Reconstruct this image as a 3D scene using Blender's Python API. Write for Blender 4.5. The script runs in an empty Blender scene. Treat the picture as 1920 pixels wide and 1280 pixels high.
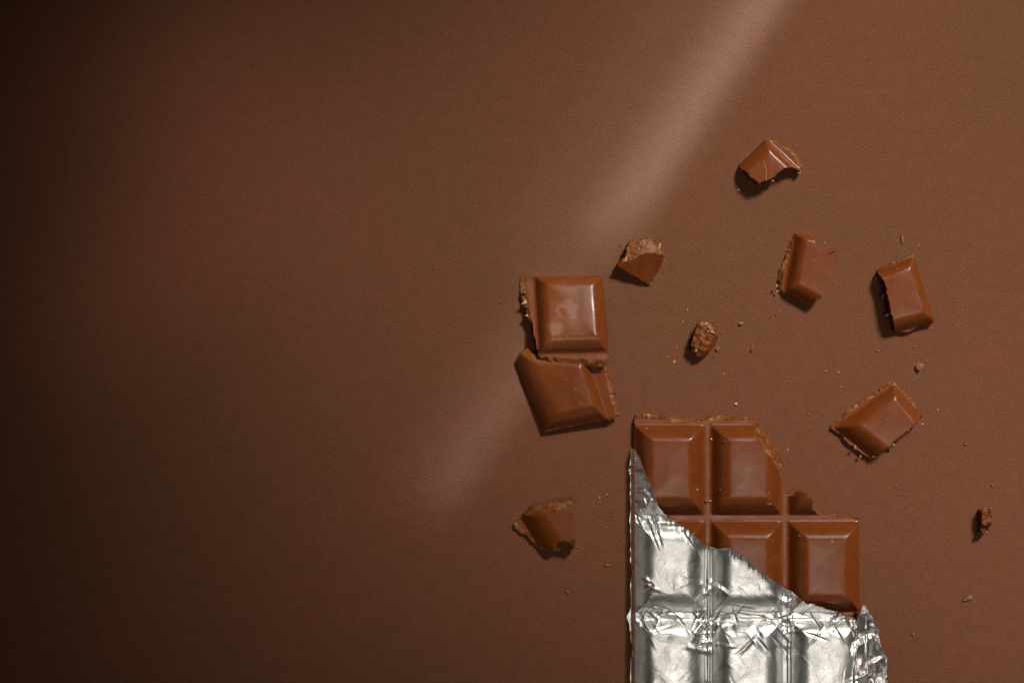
import bpy, bmesh, math, random
import numpy as np
from mathutils import Vector, Matrix, noise
from mathutils.geometry import delaunay_2d_cdt
random.seed(7); RNG = np.random.default_rng(7)
scene = bpy.context.scene
C = scene.collection

# ------------------------------------------------------------------ camera
D = 0.60                      # camera height over the paper, metres
S = 0.000175                  # metres per photograph pixel on the paper
cam_d = bpy.data.cameras.new('camera'); cam = bpy.data.objects.new('camera', cam_d); C.objects.link(cam)
cam_d.sensor_width = 36; cam_d.lens = 36 * D / (1920 * S)
cam_d.clip_start = 0.01; cam_d.clip_end = 20
cam.location = (0, 0, D); cam.rotation_euler = (0, 0, 0)
scene.camera = cam

# ------------------------------------------------------------------ light
world = bpy.data.worlds.new('World'); scene.world = world; world.use_nodes = True
bg = world.node_tree.nodes['Background']
bg.inputs[0].default_value = (1.0, 0.90, 0.80, 1); bg.inputs[1].default_value = 0.008

def area_lamp(name, loc, target, sx, sy, power, col, spread, roll=0.0):
    l = bpy.data.lights.new(name, 'AREA'); l.shape = 'RECTANGLE'; l.size = sx; l.size_y = sy
    l.energy = power; l.color = col; l.spread = math.radians(spread)
    o = bpy.data.objects.new(name, l); C.objects.link(o)
    z = (Vector(loc) - Vector(target)).normalized()
    q = z.to_track_quat('Z', 'Y')
    o.matrix_world = Matrix.Translation(loc) @ q.to_matrix().to_4x4() @ Matrix.Rotation(roll, 4, 'Z')
    return o
# the window, up and to the right of the picture
area_lamp('window_light', (0.55, 0.56, 0.57), (0.27, 0.12, 0.0), 0.46, 0.46, 0.65, (1.0, 0.955, 0.88), 15)
# fill lamps added for the foil, standing in for unseen ceiling and walls
area_lamp('foil_fill_top', (0.29, -0.27, 0.95), (0.17, -0.11, 0.0), 0.55, 0.55, 0.088, (1.0, 0.94, 0.86), 19)
area_lamp('foil_fill_west', (-1.3, -0.1, 0.45), (0.1, -0.1, 0.0), 1.2, 0.8, 0.11, (1.0, 0.90, 0.74), 70)
area_lamp('foil_fill_south', (0.15, -1.3, 0.4), (0.1, -0.1, 0.0), 1.4, 0.7, 0.12, (1.0, 0.94, 0.86), 70)
# slanting streak of light thrown back by the window glass, in two lengths
def streak(name, p0, p1, wid, power, spread, h=0.7, col=(0.45, 0.74, 1.0)):
    a = Vector(((p0[0]-960)*S, (640-p0[1])*S, 0)); b = Vector(((p1[0]-960)*S, (640-p1[1])*S, 0))
    m = (a + b) / 2; d = (b - a).normalized()
    to = Vector((0.46, 0.60, 0.80)).normalized()             # back up the beam, towards the window
    xa = (d - to * d.dot(to)); L = (b - a).length * xa.length; xa.normalize(); ya = to.cross(xa)
    l = bpy.data.lights.new(name, 'AREA'); l.shape = 'RECTANGLE'; l.size = L; l.size_y = wid * S
    l.energy = power; l.color = col; l.spread = math.radians(spread)
    o = bpy.data.objects.new(name, l); C.objects.link(o)
    p = m + to * h
    o.matrix_world = Matrix(((xa.x, ya.x, to.x, p.x), (xa.y, ya.y, to.y, p.y), (xa.z, ya.z, to.z, p.z), (0, 0, 0, 1)))
def edge_streak(name, y0, y1, wid, dens, spread, inset=0):
    """a beam whose right border runs along the slanting edge seen on the paper"""
    x = lambda y: 1455 - (y - 20) * 0.6543
    ox, oy = -0.837 * (wid / 2 + inset), -0.547 * (wid / 2 + inset)
    L = math.hypot(x(y0) - x(y1), y1 - y0)
    streak(name, (x(y0) + ox, y0 + oy), (x(y1) + ox, y1 + oy), wid, dens * wid * L, spread)
edge_streak('window_streak', 400, -40, 44, 0.66e-7, 1.4)
edge_streak('window_streak_wide', 480, -40, 90, 0.72e-7, 1.6)
edge_streak('window_streak_broad', 560, -40, 200, 0.17e-7, 2.2)
edge_streak('window_streak_low', 950, 620, 40, 0.45e-7, 1.6)
edge_streak('window_streak_low_wide', 960, 540, 110, 0.26e-7, 2.0)
streak('left_fill', (480, 680), (680, 360), 200, 0.0024, 10, h=0.9, col=(1.0, 0.93, 0.86))  # fill lamp added to lift the paper left of centre
streak('upper_left_fill', (330, 260), (560, 60), 200, 0.0075, 12, h=0.9, col=(1.0, 0.93, 0.86))  # second added fill lamp, brightens the upper left paper

for q, (a, b) in enumerate((((200, 560), (340, 450)), ((290, 230), (430, 110)), ((470, 430), (570, 320)))):
    streak('window_mottle', a, b, 90, 0.0005, 5, h=0.9, col=(1.0, 0.90, 0.86))
scene.view_settings.view_transform = 'Standard'; scene.view_settings.look = 'None'
scene.view_settings.gamma = 1; scene.view_settings.exposure = 0.0
scene.render.engine = 'CYCLES'

# ------------------------------------------------------------------ helpers
def W(px, py, z=0.0):
    """photograph pixel -> place on the level plane at height z"""
    f = (D - z) / D * S
    return ((px - 960) * f, (640 - py) * f)

def mat(name):
    m = bpy.data.materials.new(name); m.use_nodes = True
    nt = m.node_tree; b = nt.nodes['Principled BSDF']
    return m, nt, b
def N(nt, t, **kw):
    n = nt.nodes.new(t)
    for k, v in kw.items(): setattr(n, k, v)
    return n
def noise_node(nt, co, scale, detail=3, rough=0.5):
    n = N(nt, 'ShaderNodeTexNoise'); n.inputs['Scale'].default_value = scale
    n.inputs['Detail'].default_value = detail; n.inputs['Roughness'].default_value = rough
    nt.links.new(co, n.inputs['Vector']); return n
def ramp(nt, fac, stops):
    r = N(nt, 'ShaderNodeValToRGB'); e = r.color_ramp.elements
    while len(e) < len(stops): e.new(0.5)
    for i, (p, c) in enumerate(stops): e[i].position = p; e[i].color = (*c, 1)
    nt.links.new(fac, r.inputs[0]); return r
def bump(nt, b, h, strength, dist, prev=None):
    n = N(nt, 'ShaderNodeBump'); n.inputs['Strength'].default_value = strength; n.inputs['Distance'].default_value = dist
    nt.links.new(h, n.inputs['Height'])
    if prev: nt.links.new(prev.outputs[0], n.inputs['Normal'])
    nt.links.new(n.outputs[0], b.inputs['Normal']); return n

def m_paper():
    m, nt, b = mat('brown_paper'); co = N(nt, 'ShaderNodeTexCoord').outputs['Object']
    fine = noise_node(nt, co, 2300, 2, 0.7); mid = noise_node(nt, co, 240, 4, 0.6); big = noise_node(nt, co, 9, 3)
    r1 = ramp(nt, fine.outputs[0], [(0.30, (0.122, 0.044, 0.0210)), (0.5, (0.200, 0.074, 0.0365)), (0.70, (0.300, 0.117, 0.060))])
    r2 = ramp(nt, mid.outputs[0], [(0.33, (0.92, 0.95, 0.93)), (0.66, (1.07, 1.04, 1.05))])
    r3 = ramp(nt, big.outputs[0], [(0.35, (0.93, 0.985, 0.91)), (0.65, (1.04, 0.985, 0.99))])
    x = N(nt, 'ShaderNodeMix', data_type='RGBA', blend_type='MULTIPLY'); x.inputs[0].default_value = 1
    nt.links.new(r1.outputs[0], x.inputs[6]); nt.links.new(r2.outputs[0], x.inputs[7])
    y = N(nt, 'ShaderNodeMix', data_type='RGBA', blend_type='MULTIPLY'); y.inputs[0].default_value = 1
    nt.links.new(x.outputs[2], y.inputs[6]); nt.links.new(r3.outputs[0], y.inputs[7])
    nt.links.new(y.outputs[2], b.inputs['Base Color'])
    b.inputs['Roughness'].default_value = 0.85; b.inputs['Specular IOR Level'].default_value = 0.25
    return m
def m_choc(name='milk_chocolate', mark=False):
    m, nt, b = mat(name); co = N(nt, 'ShaderNodeTexCoord').outputs['Object']
    a = noise_node(nt, co, 260, 4, 0.6); f = noise_node(nt, co, 2600, 2); w = noise_node(nt, co, 110, 3)
    r = ramp(nt, a.outputs[0], [(0.3, (0.188, 0.043, 0.0068)), (0.7, (0.242, 0.058, 0.0098))])
    col = r.outputs[0]
    du = noise_node(nt, co, 1100, 2); dm = N(nt, 'ShaderNodeMapRange'); nt.links.new(du.outputs[0], dm.inputs[0])
    dm.inputs[1].default_value = 0.685; dm.inputs[2].default_value = 0.74; dm.inputs[4].default_value = 0.6
    dx = N(nt, 'ShaderNodeMix', data_type='RGBA'); nt.links.new(dm.outputs[0], dx.inputs[0]); nt.links.new(col, dx.inputs[6])
    dx.inputs[7].default_value = (0.42, 0.20, 0.10, 1); col = dx.outputs[2]
    rr = N(nt, 'ShaderNodeMapRange'); nt.links.new(w.outputs[0], rr.inputs[0])
    rr.inputs[1].default_value = 0.3; rr.inputs[2].default_value = 0.7; rr.inputs[3].default_value = 0.25; rr.inputs[4].default_value = 0.38
    if mark:   # pale rubbed bloom with a hooked bare patch
        sx = N(nt, 'ShaderNodeVectorMath', operation='MULTIPLY'); nt.links.new(co, sx.inputs[0]); sx.inputs[1].default_value = (1, 1, 0)
        wob = N(nt, 'ShaderNodeVectorMath', operation='MULTIPLY_ADD'); nt.links.new(noise_node(nt, co, 420, 3).outputs['Color'], wob.inputs[0])
        wob.inputs[1].default_value = (0.004, 0.004, 0); nt.links.new(sx.outputs[0], wob.inputs[2])
        def blob(cx, cy, rad, soft):
            d = N(nt, 'ShaderNodeVectorMath', operation='DISTANCE'); nt.links.new(wob.outputs[0], d.inputs[0])
            d.inputs[1].default_value = (cx + 0.002, cy + 0.002, 0)
            k = N(nt, 'ShaderNodeMapRange'); nt.links.new(d.outputs['Value'], k.inputs[0])
            k.inputs[1].default_value = rad; k.inputs[2].default_value = rad - soft; return k.outputs[0]
        def mth(op, u, v):
            n = N(nt, 'ShaderNodeMath', operation=op); n.use_clamp = True
            for i, q in enumerate((u, v)):
                if isinstance(q, float): n.inputs[i].default_value = q
                else: nt.links.new(q, n.inputs[i])
            return n.outputs[0]
        pale = mth('MAXIMUM', blob(0.0014, 0.0028, 0.0040, 0.0012), blob(-0.0022, -0.0030, 0.0030, 0.001))
        hook = mth('SUBTRACT', blob(-0.0004, 0.0008, 0.0030, 0.0006), blob(-0.0022, 0.0014, 0.0024, 0.0006))
        k = mth('SUBTRACT', pale, hook); k = mth('MULTIPLY', k, 0.38)
        x = N(nt, 'ShaderNodeMix', data_type='RGBA'); nt.links.new(k, x.inputs[0]); nt.links.new(col, x.inputs[6])
        x.inputs[7].default_value = (0.36, 0.17, 0.10, 1); col = x.outputs[2]
    nt.links.new(col, b.inputs['Base Color']); nt.links.new(rr.outputs[0], b.inputs['Roughness'])
    b.inputs['Specular IOR Level'].default_value = 0.44; b.inputs['IOR'].default_value = 1.5
    p = bump(nt, b, a.outputs[0], 0.13, 0.00035); bump(nt, b, f.outputs[0], 0.25, 0.00006, p)
    return m
def m_break():
    m, nt, b = mat('broken_chocolate'); co = N(nt, 'ShaderNodeTexCoord').outputs['Object']
    a = noise_node(nt, co, 330, 3, 0.55); f = noise_node(nt, co, 1500, 2, 0.6)
    r = ramp(nt, a.outputs[0], [(0.30, (0.14, 0.036, 0.008)), (0.48, (0.23, 0.070, 0.017)), (0.62, (0.31, 0.115, 0.032)), (0.76, (0.50, 0.27, 0.11))])
    nt.links.new(r.outputs[0], b.inputs['Base Color']); b.inputs['Roughness'].default_value = 0.45
    b.inputs['Specular IOR Level'].default_value = 0.28
    p = bump(nt, b, a.outputs[0], 0.45, 0.0007); bump(nt, b, f.outputs[0], 0.18, 0.0002, p)
    return m
def m_nut():
    m, nt, b = mat('nut_and_honey'); co = N(nt, 'ShaderNodeTexCoord').outputs['Object']
    a = noise_node(nt, co, 500, 3)
    r = ramp(nt, a.outputs[0], [(0.32, (0.40, 0.20, 0.06)), (0.62, (0.62, 0.43, 0.20))])
    nt.links.new(r.outputs[0], b.inputs['Base Color']); b.inputs['Roughness'].default_value = 0.32
    bump(nt, b, a.outputs[0], 0.4, 0.0004); return m
def m_crumb(name, c0, c1):
    m, nt, b = mat(name); co = N(nt, 'ShaderNodeTexCoord').outputs['Object']
    a = noise_node(nt, co, 900, 3)
    r = ramp(nt, a.outputs[0], [(0.35, c0), (0.65, c1)])
    nt.links.new(r.outputs[0], b.inputs['Base Color']); b.inputs['Roughness'].default_value = 0.5; return m
def m_foil():
    m, nt, b = mat('aluminium_foil'); co = N(nt, 'ShaderNodeTexCoord').outputs['Object']
    b.inputs['Metallic'].default_value = 1.0
    mp = N(nt, 'ShaderNodeMapping'); mp.inputs['Scale'].default_value = (0.06, 1, 0.06); nt.links.new(co, mp.inputs[0])
    line = noise_node(nt, mp.outputs[0], 2200, 3, 0.7); cl = noise_node(nt, co, 120, 4, 0.6); cr = noise_node(nt, co, 420, 3, 0.55)
    r = ramp(nt, cl.outputs[0], [(0.3, (0.92, 0.905, 0.875)), (0.7, (0.965, 0.955, 0.935))])
    nt.links.new(r.outputs[0], b.inputs['Base Color'])
    rr = N(nt, 'ShaderNodeMapRange'); nt.links.new(cl.outputs[0], rr.inputs[0])
    rr.inputs[1].default_value = 0.3; rr.inputs[2].default_value = 0.7; rr.inputs[3].default_value = 0.32; rr.inputs[4].default_value = 0.46
    nt.links.new(rr.outputs[0], b.inputs['Roughness'])
    p = bump(nt, b, cr.outputs[0], 0.25, 0.0005); bump(nt, b, line.outputs[0], 0.22, 0.00012, p)
    return m
PAPER, CHOC, CHOC_M, BREAK, NUT, FOIL = m_paper(), m_choc(), m_choc('bloomed_chocolate', True), m_break(), m_nut(), m_foil()
CR_TAN = m_crumb('crumb_tan', (0.22, 0.085, 0.03), (0.42, 0.21, 0.09))
CR_DARK = m_crumb('crumb_brown', (0.13, 0.038, 0.013), (0.24, 0.085, 0.03))
CR_PALE = m_crumb('crumb_pale', (0.50, 0.33, 0.20), (0.72, 0.56, 0.42))
SCR = m_crumb('scratched_chocolate', (0.40, 0.20, 0.11), (0.50, 0.28, 0.17))

def link(name, me, parent=None, loc=None):
    o = bpy.data.objects.new(name, me); C.objects.link(o)
    if parent: o.parent = parent
    if loc is not None: o.location = loc
    return o
def tag(o, label, cat, group=None, kind=None):
    if label: o['label'] = label
    if cat: o['category'] = cat
    if group: o['group'] = group
    if kind: o['kind'] = kind
    return o
def mesh(name, vs, fs, material, smooth=True):
    me = bpy.data.meshes.new(name); me.from_pydata([tuple(v) for v in vs], [], fs); me.update()
    me.materials.append(material)
    if smooth: me.polygons.foreach_set('use_smooth', [True] * len(me.polygons))
    return me
def nz(x, y, z, s):            # noise in metres-space, about -1..1
    return noise.noise(Vector((x * s, y * s, z * s)))
def smin(a, b, k):
    h = max(k - abs(a - b), 0.0) / k; return min(a, b) - h * h * k * 0.25
def smax(a, b, k): return -smin(-a, -b, k)
def prof(t):                   # pillowy moulded edge: steep at the foot, rolling over to the crown
    return smax(1.0 - max(0.0, 1.0 - t) ** 2.1 if t > 0 else 2.1 * t, 0.0, 0.10)

def inside(poly, x, y):
    c = False; j = len(poly) - 1
    for i in range(len(poly)):
        xi, yi = poly[i][0], poly[i][1]; xj, yj = poly[j][0], poly[j][1]
        if (yi > y) != (yj > y) and x < (xj - xi) * (y - yi) / (yj - yi) + xi: c = not c
        j = i
    return c
def seg_dist(p, a, b):
    ax, ay = a; bx, by = b; dx, dy = bx - ax, by - ay
    t = max(0, min(1, ((p[0]-ax)*dx + (p[1]-ay)*dy) / (dx*dx + dy*dy + 1e-18)))
    return math.hypot(p[0]-ax-t*dx, p[1]-ay-t*dy)

ZG, ZT = 0.0012, 0.0056         # groove level and crown of a moulded square

def chunk(name, outline, label, cat, group=None, bevels=(), hfun=None, rough=(), nuts=(), tilt=(0, 0), zr=0.0052,
          ds=0.00055, material=None, cell_of=None, grid_x=None, grid_y=None, part='moulded_body', zbase=None, seed=0, dome=0.0005):
    """outline: (px, py, flare) ; flare None = clean moulded edge, number = broken edge leaning out that many pixels.
    bevels: ((x0,y0),(x1,y1),width_px) moulded slopes. rough: pixel polygons of the top that are fracture."""
    material = material or CHOC
    P = [W(p[0], p[1], zr) for p in outline]
    cx = sum(p[0] for p in P) / len(P); cy = sum(p[1] for p in P) / len(P)
    loc = lambda px, py: (lambda w: (w[0] - cx, w[1] - cy))(W(px, py, zr))
    P = [(p[0] - cx, p[1] - cy) for p in P]; fl = [p[2] for p in outline]
    area = sum(P[i][0]*P[(i+1) % len(P)][1] - P[(i+1) % len(P)][0]*P[i][1] for i in range(len(P)))
    if area < 0:
        P = P[::-1]; f = fl[::-1]; fl = f[1:] + f[:1]
    BV = []
    for (a, b, w) in bevels:
        A = Vector(loc(*a)); B = Vector(loc(*b)); d = (B - A).normalized(); n = Vector((-d.y, d.x))
        if n.dot(Vector((0, 0)) - A) < 0: n = -n
        BV.append((A, n, w * S * 0.90))
    f = (D - zr) / D * S
    def topx(x, y): return ((x + cx) / f + 960, 640 - (y + cy) / f)
    def height(x, y):
        if hfun: return hfun(*topx(x, y))
        if not BV: return ZT
        t = 9.0
        for A, n, w in BV: t = min(t, ((x-A.x)*n.x + (y-A.y)*n.y) / w)
        return ZG + (ZT - ZG) * prof(t) + dome * (1 - (1 - min(1.0, max(0.0, t) / 2.6)) ** 2) + 0.00012 * nz(x, y, seed, 150)
    # boundary
    B = []; BF = []
    n = len(P)
    for i in range(n):
        a, b = P[i], P[(i + 1) % n]; L = math.hypot(b[0]-a[0], b[1]-a[1]); k = max(1, int(L / ds + 0.5))
        nx, ny = (b[1]-a[1]) / max(L, 1e-9), -(b[0]-a[0]) / max(L, 1e-9)
        for j in range(k):
            t = j / k; x = a[0] + (b[0]-a[0]) * t; y = a[1] + (b[1]-a[1]) * t
            am = (0.00042 if fl[i] is not None else 0.00006)
            if fl[i] is not None and fl[i-1] is None and j == 0: am = 0.00006
            o = am * (nz(x, y, seed + 3.1, 900) + 0.8 * nz(x, y, seed + 9.1, 330))
            B.append((x + nx * o, y + ny * o)); BF.append(fl[i])
    nb = len(B)
    xs = [p[0] for p in B]; ys = [p[1] for p in B]
    gx = grid_x if grid_x is not None else np.arange(min(xs), max(xs), ds)
    gy = grid_y if grid_y is not None else np.arange(min(ys), max(ys), ds)
    gx = [g - cx for g in gx] if grid_x is not None else gx; gy = [g - cy for g in gy] if grid_y is not None else gy
    Ba = np.array(B); pts = []
    for y in gy:
        X = [];  j = nb - 1
        for i in range(nb):
            if (B[i][1] > y) != (B[j][1] > y): X.append((B[j][0]-B[i][0]) * (y-B[i][1]) / (B[j][1]-B[i][1]) + B[i][0])
            j = i
        X.sort()
        for q in range(0, len(X) - 1, 2):
            for x in gx:
                if X[q] + 0.35*ds < x < X[q+1] - 0.35*ds:
                    if np.min((Ba[:, 0]-x)**2 + (Ba[:, 1]-y)**2) > (0.5*ds)**2: pts.append((float(x), float(y)))
    allp = [Vector(p) for p in B] + [Vector(p) for p in pts]
    vo, eo, fo, *_ = delaunay_2d_cdt(allp, [(i, (i+1) % nb) for i in range(nb)], [], 1, 1e-7)
    vo = [(v.x, v.y) for v in vo]
    rp = [[loc(*q) for q in poly] for poly in rough]
    def is_rough(x, y): return any(inside(r, x, y) for r in rp)
    gxt, gyt = tilt
    base0 = -min(gxt*x + gyt*y for x, y in B)
    if zbase is not None: base0 = zbase
    base = lambda x, y: base0 + gxt*x + gyt*y
    root = link(name, None, None, (cx, cy, 0)); root.empty_display_size = 0.01
    tag(root, label, cat, group)
    # top sheet, split into parts
    V = []
    for (x, y) in vo:
        z = height(x, y)
        if rough and is_rough(x, y): z += 0.00030 * (nz(x, y, seed, 620) + 0.7*nz(x, y, seed + 5, 1500))
        V.append((x, y, z + base(x, y)))
    groups = {}
    for t in fo:
        mx = sum(vo[i][0] for i in t) / len(t); my = sum(vo[i][1] for i in t) / len(t)
        if not inside(B, mx, my): continue
        if rough and is_rough(mx, my): key = ('r', 0)
        elif cell_of: key = ('c', cell_of(mx + cx, my + cy))
        else: key = ('c', 0)
        groups.setdefault(key, []).append(t)
    # walls
    Ly = 7; rings = []
    for i in range(nb):
        x, y = B[i]; px, py = B[i-1]; qx, qy = B[(i+1) % nb]; tx, ty = qx-px, qy-py; L = math.hypot(tx, ty) + 1e-12
        nx, ny = ty/L, -tx/L; z0 = height(x, y); br = BF[i] is not None
        if rough and is_rough(x - nx*2e-5, y - ny*2e-5): z0 += 0.00030 * (nz(x, y, seed, 620) + 0.7*nz(x, y, seed + 5, 1500))
        ring = []
        for k in range(Ly + 1):
            u = k / Ly; z = z0 * (1 - u)
            if br:
                g = BF[i] * S * (u ** 0.8)
                am = 0.0007 * math.sin(math.pi * min(1, u*1.15 + 0.02)) if k else 0
                o = g + am * (nz(x, y, z*1.3 + seed, 700) + 0.6 * nz(x, y, z + seed + 4, 1700))
            else: o = 0.0004 * u
            ring.append((x + nx*o, y + ny*o, z + base(x, y)))
        rings.append(ring)
    WV, MW, BW = [], [], []
    for r in rings: WV += r
    st = Ly + 1
    for i in range(nb):
        j = (i + 1) % nb
        for k in range(Ly):
            q = (i*st + k, i*st + k + 1, j*st + k + 1, j*st + k)
            (BW if BF[i] is not None else MW).append(q)
    parts = []
    def sub(vs, fs):
        ids = sorted({i for q in fs for i in q}); mp = {o: k for k, o in enumerate(ids)}
        return [vs[i] for i in ids], [tuple(mp[i] for i in q) for q in fs]
    first = True
    for key in sorted(groups, key=str):
        vs, fs = sub(V, groups[key])
        if key[0] == 'r':
            link('broken_face', mesh('broken_face', vs, fs, BREAK, False), root)
        else:
            if first and not cell_of:
                o = len(vs); w_vs, w_fs = sub(WV, MW) if MW else ([], [])
                vs = vs + w_vs; fs = fs + [tuple(i + o for i in q) for q in w_fs]
                o = len(vs); vs = vs + [r[-1] for r in rings]; fs = fs + [tuple(range(o + nb - 1, o - 1, -1))]
            first = False
            parts.append(link(part, mesh(part, vs, fs, material, True), root))
    if cell_of:                                # outer moulded wall and underside of the bar
        w_vs, w_fs = sub(WV, MW); o = len(w_vs)
        w_vs = w_vs + [r[-1] for r in rings]; w_fs = w_fs + [tuple(range(o + nb - 1, o - 1, -1))]
        link('moulded_side', mesh('moulded_side', w_vs, w_fs, material, True), root)
    if BW:
        vs, fs = sub(WV, BW); link('broken_edge', mesh('broken_edge', vs, fs, BREAK, False), root)
    for (px, py, sz, z) in nuts:
        x, y = loc(px, py); me = crumb_mesh('nut_piece', NUT, (1.25, random.uniform(.6, .95), random.uniform(.5, .8)), 0.55, 1)
        o = link('nut_piece', me, root, (x, y, z)); o.scale = (sz*S/2*1.05,)*3; o.rotation_euler = (random.random()*3, random.random()*3, random.random()*3)
    root['_c'] = 0; del root['_c']
    return root, loc, height, base

def crumb_mesh(name, material, sc=(1, 1, 1), rough=0.35, sub=2, flat=True):
    bm = bmesh.new(); bmesh.ops.create_icosphere(bm, subdivisions=sub, radius=1.0)
    o = Vector((random.random()*50, random.random()*50, random.random()*50))
    for v in bm.verts:
        d = 1 + rough * (noise.noise(v.co * 1.1 + o) * 1.3 + 0.6 * noise.noise(v.co * 2.7 + o))
        # a few flat chops make it a splinter instead of a ball
        v.co = Vector((v.co.x * sc[0], v.co.y * sc[1], v.co.z * sc[2])) * d
    for k in range(4):
        n = Vector((random.uniform(-1, 1), random.uniform(-1, 1), random.uniform(-.3, 1))).normalized(); lim = random.uniform(.28, .6) * (abs(n.x)*sc[0] + abs(n.y)*sc[1] + abs(n.z)*sc[2]) * 0.8
        for v in bm.verts:
            e = v.co.dot(n) - lim
            if e > 0: v.co -= n * e
    me = bpy.data.meshes.new(name); bm.to_mesh(me); bm.free(); me.materials.append(material)
    if not flat: me.polygons.foreach_set('use_smooth', [True] * len(me.polygons))
    return me

# ------------------------------------------------------------------ the surface
bm = bmesh.new(); bmesh.ops.create_grid(bm, x_segments=4, y_segments=4, size=1.2)
me = bpy.data.meshes.new('paper_surface'); bm.to_mesh(me); bm.free(); me.materials.append(PAPER)
paper = link('paper_surface', me); paper['kind'] = 'structure'

# ------------------------------------------------------------------ the bar
ZB = 0.0048
COLS = [1181, 1327, 1472, 1618]; ROWS = [790, 971, 1153, 1334, 1515]; BWD = 33
EDGE_L, EDGE_R = 1190, 1615
def bar_height(px, py, bw=BWD, zg=0.0022, zt=0.0077, k=None):
    t = 0.0
    ci = 0 if px < COLS[1] else 1 if px < COLS[2] else 2
    ri = max(0, min(3, int(np.searchsorted(ROWS, py)) - 1))
    l = COLS[ci] + (9 if ci else 11); r = COLS[ci+1] - (6 if ci < 2 else 5)
    tp = ROWS[ri] + 8; bt = ROWS[ri+1] - 7
    t = min((px - l) / bw, (r - px) / bw, (py - tp) / (bw * .93), (bt - py) / (bw * 1.12))
    x, y = px * S, py * S
    pr = prof(t)
    return zg + (zt - zg) * pr + 0.0006 * (1 - (1 - min(1.0, max(0.0, t) / 2.6)) ** 2) + 0.00010 * nz(x, y, 2.2, 150)
g0x = W(COLS[0], 640, ZB)[0]; pitch = (W(COLS[3], 640, ZB)[0] - g0x) / 3
gxs = [g0x + pitch * k / 46 for k in range(0, 140)]
gys = []
for r in range(4):
    y0 = W(960, ROWS[r], ZB)[1]; y1 = W(960, ROWS[r+1], ZB)[1]
    gys += [y0 + (y1 - y0) * k / 57 for k in range(57)]
y0 = W(960, ROWS[0], ZB)[1]; gys = [y0 + pitch / 46 * k for k in (1, 2, 3)] + gys
cxs = [W(c, 640, ZB)[0] for c in COLS]; rys = [W(960, r, ZB)[1] for r in ROWS]
def bar_cell(x, y):
    ci = 0 if x < cxs[1] else 1 if x < cxs[2] else 2
    ri = 0
    while ri < 3 and y < rys[ri+1]: ri += 1
    return ri * 3 + ci
bar_outline = [
 (1191, 787, 11), (1215, 787, 9), (1240, 789, 7), (1270, 791, 7), (1300, 793, 4), (1318, 793, 6), (1328, 789, 7), (1345, 788, 7), (1380, 789, 6), (1411, 790, 12),
 (1414, 800, 19), (1413, 824, 24), (1425, 838, 24), (1439, 852, 22), (1452, 867, 16), (1460, 882, 5),
 (1464, 895, 1), (1468, 912, 1), (1474, 927, 2), (1481, 931, 1), (1491, 929, 1), (1498, 924, 1), (1506, 922, 1), (1515, 928, 1), (1522, 938, 1), (1520, 948, 1), (1527, 958, 2),
 (1540, 966, 4), (1560, 970, 5), (1578, 975, 2), (1600, 976, 2),
 (1614, 974, None), (1615, 1130, None), (1615, 1515, None), (1190, 1515, None), (1190, 1100, None), (1190, 900, None)]
bar, bloc, bh, bb = chunk('chocolate_bar', bar_outline, 'broken milk chocolate bar of moulded squares half wrapped in torn foil', 'chocolate bar',
    hfun=bar_height, zr=ZB, ds=0.00055, cell_of=bar_cell, grid_x=gxs, grid_y=gys, part='square', seed=1,
    nuts=[(1217, 782, 11, .0022), (1208, 781, 8, .0018), (1424, 808, 9, .0022), (1452, 851, 9, .0018), (1463, 872, 8, .0025)])

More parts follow.
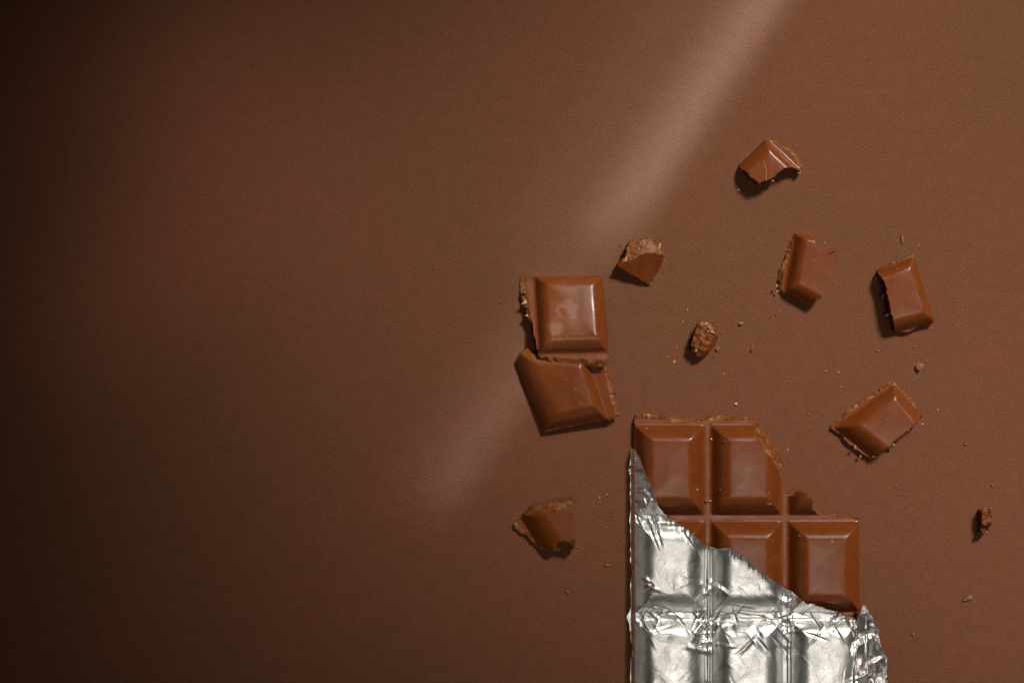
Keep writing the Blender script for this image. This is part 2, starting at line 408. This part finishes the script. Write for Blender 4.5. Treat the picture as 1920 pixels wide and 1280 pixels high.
# ------------------------------------------------------------------ the foil
def foil():
    tear = [(1180, 838), (1186, 840), (1190, 842), (1200, 860), (1215, 898), (1223, 918), (1235, 950), (1246, 964), (1260, 975), (1280, 986), (1300, 1001), (1320, 1019), (1332, 1024),
            (1346, 1025), (1368, 1026), (1395, 1041), (1420, 1066), (1440, 1079), (1462, 1096), (1485, 1109), (1510, 1128), (1545, 1138), (1570, 1146), (1590, 1158),
            (1604, 1160), (1611, 1147), (1617, 1131), (1625, 1140), (1634, 1156), (1640, 1166), (1645, 1176), (1651, 1194), (1659, 1216), (1665, 1232), (1668, 1290), (1672, 1400)]
    tx = np.array([t[0] for t in tear], float); ty = np.array([t[1] for t in tear], float)
    nu, nv = 420, 430; YE = 1522
    u = np.linspace(0, 1, nu); X = 1184 + u * (1671 - 1184)
    T = np.interp(X, tx, ty)
    jag = np.array([2.6 * nz(x, 0, 3, 0.12) + 2.4 * nz(x, 5, 3, 0.35) + 1.2 * nz(x, 8, 3, 0.9) for x in X]); T = T + jag
    v = np.linspace(0, 1, nv) ** 1.25
    PX = np.repeat(X[:, None], nv, 1); PY = T[:, None] + v[None, :] * (YE - T[:, None])
    # wavering left side and crinkled right side
    wl = np.array([[2.6 * nz(y, 1, 0, 0.02) + 1.5 * nz(y, 7, 0, 0.09) for y in np.linspace(830, YE, 700)]])[0]
    wr = np.array([6 * nz(y, 11, 0, 0.035) + 4 * nz(y, 17, 0, 0.1) for y in np.linspace(830, YE, 700)])
    yy = np.linspace(830, YE, 700)
    PX = PX + np.interp(PY, yy, wl) * np.clip(1 - (PX - 1185) / 26, 0, 1) + np.interp(PY, yy, wr) * np.clip((PX - 1625) / 45, 0, 1)
    # left seam pinch where the squares meet
    for yc, a in ((1160, -6), (975, -2), (880, -4)):
        PX = PX + a * np.exp(-((PY - yc) / 9.0)**2) * np.clip(1 - (PX - 1185) / 26, 0, 1)
    Z = np.zeros_like(PX)
    zg, zt = 0.0052, 0.0082
    for i in range(nu):
        for j in range(nv):
            px, py = PX[i, j], PY[i, j]
            Z[i, j] = bar_height(min(max(px, 1191), 1614), min(max(py, 795), 1514), 36, zg, zt)
    # beyond the bar's edges: down to the paper
    left = np.clip((1190 - PX) / 4.0, 0, 1); Z = Z * (1 - left) + 0.0003 * left
    xr = np.clip((PX - 1603) / 62, 0, 1); flap = 0.0058 * (1 - xr) ** 1.2 + 0.0014
    Z = np.where(PX > 1603, np.minimum(np.maximum(Z, flap), flap + 0.0006) * 0.5 + flap * 0.5, Z)
    # creases: each a tent-shaped fold
    def crease(x, y, ang, L, w, a):
        nonlocal Z
        c, s = math.cos(ang), math.sin(ang); dx = PX - x; dy = PY - y
        al = dx * c + dy * s; pe = -dx * s + dy * c
        Z = Z + a * np.exp(-(al / L)**2) * np.clip(1 - np.abs(pe) / w, 0, 1)
    R = random.Random(11)
    for x in (1330, 1480):                       # pressed lines along the grooves
        crease(x - 2, 1250, math.pi/2, 400, 3.0, 0.00022); crease(x + 4, 1250, math.pi/2, 400, 2.2, -0.00020)
    crease(1600, 1250, math.pi/2, 120, 4, 0.0005); crease(1625, 1260, math.pi/2, 90, 4, 0.0006)
    for k in range(110):                          # gathered along the cross groove
        x = R.uniform(1190, 1610); y = R.gauss(1166, 16)
        crease(x, y, R.choice([R.uniform(-.35, .35), R.uniform(.7, 1.2), R.uniform(-1.2, -.7)]), R.uniform(7, 30), R.uniform(2.2, 8), R.uniform(-1, 1) * 0.00046)
    for k in range(44):                          # knots at the crossings
        x = R.choice([1330, 1480, 1215, 1590]) + R.gauss(0, 14); y = R.choice([1160, 1195, 1110]) + R.gauss(0, 12)
        crease(x, y, R.uniform(0, 3.14), R.uniform(6, 20), R.uniform(2.2, 7), R.uniform(-1, 1) * 0.00060)
    for k in range(36):                          # wide soft dents on the squares
        crease(R.uniform(1220, 1590), R.uniform(1000, 1400), R.uniform(0, 3.14), R.uniform(16, 60), R.uniform(12, 34), R.uniform(-1, 1) * 0.00036)
    for k in range(260):                         # fine crinkles everywhere
        crease(R.uniform(1192, 1660), R.uniform(870, 1440), R.uniform(0, 3.14), R.uniform(4, 16), R.uniform(1.6, 4), R.uniform(-1, 1) * 0.00010)
    for k in range(40):                          # the gathered upper left flap
        crease(R.uniform(1188, 1240), R.uniform(850, 1010), R.choice([0.0, 0.4, 1.2]) + R.gauss(0, .3), R.uniform(6, 18), R.uniform(2.5, 7), R.uniform(-1, 1) * 0.00055)
    for k in range(70):                          # the crumpled right flap
        x = R.uniform(1596, 1666); y = R.uniform(1140, 1420)
        crease(x, y, R.choice([1.5, 1.1, 0.3, -.5, 2.2]) + R.gauss(0, .25), R.uniform(8, 26), R.uniform(4, 11), R.uniform(-1, 1) * 0.0015)
    for (x, y, a, L, w, am) in ((1205, 884, -.25, 22, 5, -.0007), (1208, 874, -.2, 22, 4, .0004), (1205, 915, -.3, 18, 5, .0006), (1212, 950, 1.2, 16, 4, .0007), (1218, 962, 1.25, 20, 4, -.0006), (1230, 968, 1.3, 18, 4, .0006),
                                (1200, 975, 1.2, 14, 4, .0006), (1195, 945, .7, 16, 5, -.0005), (1222, 985, 1.2, 12, 4, .0006), (1265, 985, .1, 40, 5, .0003), (1290, 1012, .9, 14, 4, -.0004), (1300, 1020, 1.1, 14, 3.5, .0004),
                                (1215, 1085, .4, 14, 5, .0004), (1222, 1098, .35, 16, 5, .0004), (1255, 1150, .3, 26, 9, .0009), (1345, 1098, .6, 16, 7, .0010), (1320, 1112, -.7, 24, 7, .0006), (1375, 1150, 1.2, 14, 4, -.0006),
                                (1425, 1205, .9, 24, 6, -.0007), (1310, 1215, .3, 22, 8, .0008), (1460, 1120, .5, 22, 8, .0008), (1350, 1205, .1, 22, 5, .0007)):
        crease(x, y, a, L, w, am)
    # the torn lip stands a little off the chocolate
    dl = PY - T[:, None]; lip = np.array([0.0007 + 0.0009 * nz(x, 2, 8, 0.05) + 0.0003 * nz(x, 2, 8, 0.2) for x in X])[:, None]; Z = Z + np.clip(lip, 0.0001, None) * np.exp(-np.clip(dl, 0, None) / 6.0)
    for i in range(0, nu):
        for j in range(0, nv):
            Z[i, j] += 0.00016 * nz(PX[i, j], PY[i, j], 4, 0.035)
    # never below the chocolate or the paper
    floor = np.zeros_like(Z)
    for i in range(nu):
        for j in range(nv):
            px, py = PX[i, j], PY[i, j]
            floor[i, j] = (bar_height(px, py) + 0.00018) if (1186.5 < px < 1616.5 and 796 < py < 1517) else 0.00015
    Z = np.maximum(Z, floor)
    k = (D - ZB) / D * S
    cx, cy = W(1420, 1250, ZB)
    VX = (PX - 960) * k - cx; VY = (640 - PY) * k - cy
    vs = np.stack([VX, VY, Z], -1).reshape(-1, 3)
    I = np.arange(nu * nv).reshape(nu, nv)
    fs = np.stack([I[:-1, :-1], I[:-1, 1:], I[1:, 1:], I[1:, :-1]], -1).reshape(-1, 4)
    root = link('foil_wrapper', mesh('foil_wrapper', vs.tolist(), fs.tolist(), FOIL, True), None, (cx, cy, 0))
    tag(root, 'torn crumpled silver foil wrapped round the lower chocolate bar', 'foil')
foil()

# ------------------------------------------------------------------ loose squares and fragments
GR = 'broken chocolate pieces scattered on the paper'
def frag(outline, label, **kw):
    return chunk('chocolate_piece', outline, label, 'chocolate', GR, **kw)

# the lower square of the leaning pair
frag([(968, 680, None), (976, 664, None), (990, 652, None), (1000, 660, 0), (1030, 668, 0), (1090, 680, 0), (1132, 688, 8), (1140, 725, 10), (1147, 755, 10), (1154, 776, 6),
      (1140, 783, 2), (1120, 790, 2), (1085, 795, 2), (1050, 804, 2), (1022, 809, None), (995, 745, None)],
     'shaded chocolate square lying under the edge of another square',
     bevels=[((966, 678), (1021, 809), 44), ((1021, 808), (1146, 783), 40), ((1107, 690), (1139, 786), 24), ((975, 652), (1120, 668), 30)],
     tilt=(0.09, -0.01), nuts=[(1146, 742, 9, .0018), (1153, 768, 7, .0013)], seed=2, zr=.005)
# the square resting on it
frag([(988, 523, None), (1003, 519, None), (1070, 518, None), (1122, 517, None), (1130, 522, None), (1134, 570, None), (1138, 620, None), (1138, 664, 6), (1137, 674, 13), (1100, 673, 16), (1060, 671, 13),
      (1030, 669, 5), (1012, 666, 1), (1006, 650, 1), (1001, 620, 0), (998, 605, 6), (994, 580, 12), (993, 560, 15), (991, 540, 13)],
     'glossy chocolate square with a pale rubbed mark, tilted onto another square', material=CHOC_M,
     bevels=[((1003, 519), (1011, 668), 28), ((1003, 516), (1130, 515), 22), ((1131, 517), (1140, 664), 26), ((1008, 664), (1140, 660), 38)],
     tilt=(0, -0.235), zr=.0085, seed=3,
     nuts=[(985, 566, 13, .0028), (981, 548, 11, .0025), (988, 590, 9, .0031), (1052, 682, 11, .0056), (1098, 686, 8, .0053), (1075, 684, 7, .0050), (1126, 684, 7, .0056)])
# piece with a torn curved lower edge, top right
r, loc, hh, bb = frag([(1441, 259, 2), (1449, 261, 5), (1462, 269, 4), (1475, 277, 6), (1486, 282, 8), (1495, 297, 7), (1503, 312, 3), (1502, 322, 0), (1497, 317, -1), (1485, 314, -1), (1473, 315, 0), (1462, 321, 1), (1451, 331, 1),
      (1440, 337, 1), (1422, 344, -2), (1411, 335, -2), (1400, 324, -2), (1388, 311, None)],
     'angular chocolate fragment with a hollowed broken edge and a pale scratch',
     bevels=[((1387, 310), (1441, 256), 24), ((1441, 258), (1503, 318), 22)], tilt=(0.03, -0.05), seed=4, zr=.0055,
     nuts=[(1449, 337, 10, .0031), (1502, 322, 9, .0028), (1428, 347, 7, .0018)])
cu = bpy.data.curves.new('scratch', 'CURVE'); cu.dimensions = '3D'; cu.bevel_depth = 0.00012; cu.bevel_resolution = 1
sp = cu.splines.new('POLY'); sp_pts = [(1431, 302), (1433, 312), (1436, 320), (1436, 330), (1435, 339)]; sp.points.add(len(sp_pts) - 1)
for i, q in enumerate(sp_pts):
    x, y = loc(*q); sp.points[i].co = (x, y, hh(x, y) + bb(x, y), 1)
tmp = bpy.data.objects.new('scratch_curve', cu); C.objects.link(tmp)
dg = bpy.context.evaluated_depsgraph_get(); me = bpy.data.meshes.new_from_object(tmp.evaluated_get(dg)); bpy.data.objects.remove(tmp)
me.materials.clear(); me.materials.append(SCR); link('scratch', me, r)
# wedge showing its crumbly inside
def hD(px, py):
    ridge = np.interp(px, [1155, 1168, 1181, 1200, 1218, 1230, 1245], [498, 491, 488, 478, 474, 475, 480])
    d = py - ridge
    return 0.0064 - (d * 0.000085 if d > 0 else -d * 0.00006) - 0.00002 * abs(px - 1205)
ridgeD = [(1152, 498), (1157, 496), (1168, 491), (1181, 488), (1200, 478), (1218, 474), (1230, 475), (1248, 480)]
frag([(1157, 496, 3), (1166, 489, 3), (1174, 481, 2), (1177, 462, 2), (1183, 453, 2), (1200, 451, 1), (1217, 449, 1), (1228, 453, 3), (1233, 461, 5), (1238, 468, 6), (1243, 479, 1), (1241, 494, 1), (1231, 509, 2), (1226, 520, 3), (1219, 532, -2), (1190, 517, -3), (1170, 506, -3)],
     'small reddish chocolate chip with its crumbly tan inside facing up', hfun=hD, rough=[ridgeD + [(1250, 440), (1150, 440)]], seed=5, zr=.005,
     nuts=[(1237, 464, 12, .0044), (1174, 486, 11, .0053), (1226, 522, 7, .0018), (1222, 470, 7, .0055)])
# fragment with a pale fracture down its west side
frag([(1496, 438, None), (1510, 440, 1), (1518, 441, 1), (1525, 446, 1), (1529, 456, 0), (1537, 466, 0), (1549, 476, 1), (1556, 477, 2), (1567, 472, 1), (1568, 486, 1), (1558, 514, 1), (1546, 544, 1), (1535, 558, 1), (1522, 575, 0), (1500, 562, -3), (1476, 549, -2), (1470, 549, 6), (1468, 530, 9), (1475, 505, 7), (1484, 476, 6), (1490, 452, 4)],
     'five-sided chocolate fragment with a notched corner and pale broken side',
     bevels=[((1495, 438), (1474, 549), 22), ((1470, 547), (1524, 576), 34), ((1494, 437), (1530, 441), 13)], seed=6, tilt=(0.02, -0.03), zr=.0055,
     nuts=[(1459, 535, 9, .0025), (1460, 546, 8, .0018)])
# narrow half square
frag([(1648, 509, None), (1665, 499, 1), (1690, 488, 1), (1712, 479, 1), (1717, 477, None), (1723, 495, None), (1731, 525, None), (1746, 572, None), (1756, 600, 1), (1750, 605, 1), (1735, 609, 1), (1720, 617, 1), (1708, 622, 1), (1690, 622, 1), (1680, 621, -3), (1676, 605, -4), (1668, 575, -4), (1661, 542, -5), (1656, 522, -4)],
     'narrow half square of chocolate, its west side broken off dark',
     bevels=[((1646, 508), (1717, 481), 20), ((1718, 476), (1758, 602), 26), ((1678, 624), (1758, 605), 32)], seed=7, tilt=(0.02, -0.04), zr=.0055,
     nuts=[(1659, 554, 9, .0025), (1666, 590, 10, .0025), (1672, 600, 8, .0018), (1646, 521, 6, .0013)])
# slanted rectangular piece
frag([(1681, 718, 4), (1692, 730, 7), (1705, 745, 9), (1716, 761, 6), (1731, 780, 1), (1725, 788, 2), (1700, 806, 0), (1675, 826, 0), (1655, 845, 1), (1637, 861, -3), (1615, 846, -3), (1595, 832, -3), (1577, 812, -2), (1561, 803, 3), (1590, 780, 6), (1630, 751, 5)],
     'slanted rectangular chocolate piece with crumbly edges and nut bits',
     bevels=[((1568, 803), (1681, 723), 22), ((1679, 718), (1730, 780), 26), ((1566, 800), (1640, 860), 42)], seed=8, tilt=(0.02, -0.04), zr=.0055,
     nuts=[(1678, 834, 11, .0025), (1706, 806, 9, .0031), (1606, 838, 9, .0031), (1617, 856, 7, .0018), (1640, 858, 8, .0031)])
# rolled-looking shard, lower left
def hH(px, py):
    A = Vector((977, 971)); B = Vector((1013, 1030)); d = (B - A).normalized(); n = Vector((d.y, -d.x))
    t = (Vector((px, py)) - A).dot(n) / 46
    z = ZG + (ZT + .0004 - ZG) * prof(t)
    ln = np.interp(px, [980, 1015, 1045, 1068, 1082], [967, 962, 953, 954, 950])
    if py < ln: z -= (ln - py) * 0.00012
    bt = np.interp(px, [1010, 1040, 1060, 1080], [1035, 1040, 1030, 1020]); z -= max(0, 12 - (bt - py)) * 0.00012
    q = math.hypot(px - 1056, (py - 1030) * 1.05)
    if q < 17: z -= 0.0022 * min(1, (17 - q) / 5)
    return max(0.0012, z)
frag([(964, 988, 2), (972, 978, 3), (985, 966, 2), (998, 952, 2), (1005, 948, 1), (1040, 942, 1), (1062, 939, 1), (1077, 937, 0), (1077, 939, 0), (1068, 946, 0), (1069, 955, 0), (1074, 972, 0), (1079, 990, 0), (1078, 1000, 0), (1079, 1014, 0), (1076, 1028, -1), (1062, 1033, -2), (1045, 1032, -2), (1022, 1031, -2), (1010, 1027, -2), (990, 1010, -2), (974, 998, 1)],
     'dark chocolate shard with a pale rim and tan broken top edge, left of the foil', hfun=hH, tilt=(0.08, 0.05),
     rough=[[(960, 964), (985, 967), (1015, 962), (1045, 953), (1066, 954), (1084, 950), (1084, 930), (960, 930)], [(1056 + 15*math.cos(a*.4), 1030 + 14*math.sin(a*.4)) for a in range(16)], [(955, 985), (977, 974), (1010, 1029), (1005, 1040), (955, 1010)]], seed=9, zr=.005,  # last outline paints the smooth groove rim's highlight as tan
     nuts=[(1047, 1031, 6, .0025), (1014, 1029, 5, .0018), (1008, 950, 7, .0044), (967, 985, 8, .0018)])
# nutty crumb
def hI(px, py):
    d = math.hypot((px - 1320) / 30, (py - 636) / 38)
    z = 0.0058 * (1 - 0.45 * d * d) + 0.0012 * noise.noise(Vector((px * .09, py * .09, 3)))
    s = (px - 1312) * 0.80 + (py - 666) * 0.60                # south-east cut
    if s > 3: z -= (s - 3) * 0.00016
    return max(0.0015, z)
frag([(1320, 598, 0), (1324, 600, 1), (1330, 607, 1), (1338, 615, 1), (1348, 628, 0), (1345, 641, 0), (1333, 656, 0), (1322, 667, 0), (1311, 671, -1), (1304, 664, -1), (1297, 656, -1), (1297, 643, 0), (1300, 628, 0), (1309, 611, 0)],
     'nutty tan crumb with one dark smooth side, alone among specks', hfun=hI, rough=[[(1290, 590), (1345, 590), (1352, 626), (1337, 632), (1313, 660), (1306, 676), (1285, 676)]], seed=10, zr=.005, ds=.0004,
     nuts=[(1306, 656, 17, .0040), (1336, 622, 13, .0052), (1324, 606, 10, .0046), (1329, 614, 8, .0055), (1314, 634, 9, .0058)])
# tiny oblong nut piece
frag([(1842, 957, 0), (1850, 953, 0), (1861, 951, 0), (1860, 970, 0), (1859, 990, 0), (1853, 998, 0), (1842, 1000, 0), (1841, 980, 0)],
     'tiny oblong nut-filled crumb standing near the paper edge', hfun=lambda px, py: 0.0045 + 0.0008 * noise.noise(Vector((px*.12, py*.12, 8))) - (0.0022 if 986 < py < 994 else 0),
     rough=[[(1830, 940), (1870, 940), (1870, 1010), (1830, 1010)]], seed=11, zr=.005, ds=.0004, nuts=[(1854, 966, 13, .0033), (1853, 978, 13, .0033), (1845, 962, 7, .0034), (1844, 996, 7, .0025)])

# ------------------------------------------------------------------ crumbs
MESH = {}
for nm, mt in (('tan', CR_TAN), ('dark', CR_DARK), ('pale', CR_PALE)):
    MESH[nm] = [crumb_mesh('chocolate_crumb', mt, (1, random.uniform(.6, 1), random.uniform(.55, .9)), .4, 2) for _ in range(5)]
def crumb(px, py, w, l, ang, kind, label, group=None, z=0.0, name='chocolate_crumb'):
    me = random.choice(MESH[kind]); o = bpy.data.objects.new(name, me); C.objects.link(o)
    x, y = W(px, py, z + 0.0005); sx, sy = w * S / 2, l * S / 2; sz = min(sx, sy) * 0.85
    zz = -min(v.co.z for v in me.vertices) * sz
    o.location = (x, y, z + zz * 0.97); o.scale = (sx * 1.1, sy * 1.1, sz); o.rotation_euler = (0, 0, math.radians(ang))
    tag(o, label, 'crumb', group); return o
crumb(1725, 687, 17, 20, 20, 'tan', 'brown pointed crumb above the slanted rectangular piece')
crumb(1815, 1122, 12, 25, -62, 'tan', 'three-cornered crumb lying apart below the oblong nut crumb')
crumb(1693, 450, 7, 21, 12, 'tan', 'thin upright sliver above the narrow half square')
crumb(1410, 653, 9, 22, -32, 'dark', 'reddish rod-shaped sliver beside the nutty crumb')
crumb(1390, 606, 11, 10, 0, 'tan', 'small round tan crumb above the reddish rod-shaped sliver')
crumb(1346, 653, 11, 10, 30, 'tan', 'small tan crumb touching the foot of the nutty crumb')
crumb(1138, 1059, 9, 7, 10, 'tan', 'lone tan crumb between the dark shard and the foil')
crumb(1065, 1109, 10, 7, 0, 'tan', 'lone tan crumb on bare paper below the dark shard')
TB = dict(z=0.0052)
crumb(1327, 939, 14, 8, 0, 'tan', 'lumpy crumb sitting in the groove between two squares of the bar', z=0.0024)
crumb(1443, 945, 20, 8, -18, 'tan', 'pale flake stuck on the dark slope of the bar', z=bar_height(1443, 945) - 0.0003)
crumb(1334, 823, 9, 6, -30, 'pale', 'pale speck stuck beside the groove of the bar', z=bar_height(1334, 823))
specks = [(1385, 357, 7, 'pale'), (1246, 488, 3, 'tan'), (1314, 470, 6, 'tan'), (1210, 348, 4, 'dark'), (938, 566, 7, 'dark'), (1264, 678, 6, 'pale'), (1269, 650, 3, 'pale'), (1380, 757, 6, 'pale'),
 (1251, 669, 4, 'tan'), (1277, 694, 4, 'tan'), (1358, 700, 3, 'pale'), (1478, 842, 3, 'pale'), (1647, 658, 6, 'tan'), (1572, 697, 5, 'pale'), (1549, 695, 3, 'pale'), (1544, 777, 5, 'tan'), (1758, 768, 4, 'pale'), (1730, 795, 4, 'pale'),
 (1640, 686, 4, 'tan'), (1712, 712, 3, 'tan'), (1660, 724, 3, 'tan'), (1810, 832, 6, 'tan'), (1862, 909, 7, 'tan'), (1683, 913, 6, 'tan'), (1649, 1037, 3, 'pale'), (1126, 985, 6, 'tan'), (1151, 966, 6, 'tan'), (1124, 932, 4, 'pale'),
 (1138, 926, 4, 'pale'), (1143, 1001, 4, 'tan'), (1101, 1014, 4, 'tan'), (1084, 1026, 6, 'tan'), (1156, 1015, 3, 'tan'), (1172, 1050, 4, 'tan'), (1025, 1215, 4, 'tan'), (1014, 1223, 3, 'tan'), (1713, 1188, 7, 'tan'), (965, 1186, 4, 'dark'),
 (1592, 481, 4, 'tan'), (1563, 529, 4, 'tan'), (1456, 590, 5, 'tan'), (1462, 584, 3, 'pale'), (1766, 556, 4, 'tan'), (1748, 615, 4, 'tan'), (1716, 650, 5, 'tan'), (1293, 658, 3, 'tan'), (1338, 603, 5, 'tan'), (1355, 622, 5, 'tan'), (1338, 668, 4, 'tan'),
 (1395, 364, 3, 'tan'), (1181, 838, 3, 'pale'), (1161, 901, 3, 'tan'), (1165, 459, 7, 'tan'), (1518, 777, 6, 'tan'), (1105, 1190, 3, 'tan'), (1240, 720, 3, 'tan'), (1425, 560, 3, 'tan'), (1610, 590, 3, 'tan'), (1700, 960, 3, 'tan'), (1790, 700, 3, 'tan')]
for _ in range(80):            # fine dust gathers round the broken pieces
    ox, oy = random.choice([(1450, 310), (1205, 490), (1510, 510), (1700, 550), (1645, 790), (1020, 990), (1320, 640), (1060, 660), (1440, 800), (1560, 950), (1130, 1000)])
    specks.append((ox + random.gauss(0, 62), oy + random.gauss(0, 58), random.uniform(1.4, 2.6), random.choice(['tan', 'tan', 'pale', 'dark'])))
KEEP = [(968, 515, 1160, 812), (1180, 770, 1680, 1300)]
specks = [q for q in specks if not any(a <= q[0] <= c and b <= q[1] <= d for a, b, c, d in KEEP) or (q[2] > 2.6 and q[0] > 1415 and q[1] < 960)]
NEAR = [(1446, 305, 'the scratched hollowed fragment'), (1203, 490, 'the chip with tan inside'), (1512, 508, 'the notched five-sided fragment'), (1700, 550, 'the narrow half square'),
        (1645, 790, 'the slanted rectangular piece'), (1022, 986, 'the dark shard'), (1322, 635, 'the nutty crumb'), (1062, 660, 'the two overlapping squares'), (1851, 976, 'the oblong nut crumb'), (1400, 950, 'the foil-wrapped bar')]
for (px, py, s, k) in specks:
    near = min(NEAR, key=lambda n: (n[0] - px) ** 2 + (n[1] - py) ** 2)[2]
    tone = {'pale': 'pale', 'tan': 'tan', 'dark': 'dark brown'}[k]
    crumb(px, py, s * random.uniform(.8, 1), s * random.uniform(.9, 1.4), random.uniform(0, 180), k, 'tiny %s crumb speck on the paper, nearest %s' % (tone, near), 'tiny specks on the paper', name='crumb_speck')
barspecks = [(1307, 917, 4), (1350, 917, 3), (1212, 802, 6), (1302, 805, 4), (1560, 1015, 4), (1455, 1045, 3), (1500, 1004, 5), (1583, 1117, 4), (1464, 1033, 3), (1611, 1050, 3), (1482, 970, 3), (1360, 826, 4), (1250, 900, 3), (1540, 1060, 3)]
for (px, py, s) in barspecks:
    crumb(px, py, s, s * 1.2, random.uniform(0, 180), random.choice(['tan', 'pale', 'tan']), 'tiny crumb speck stuck on the squares of the bar', 'tiny specks on the bar', z=bar_height(px, py), name='crumb_speck')
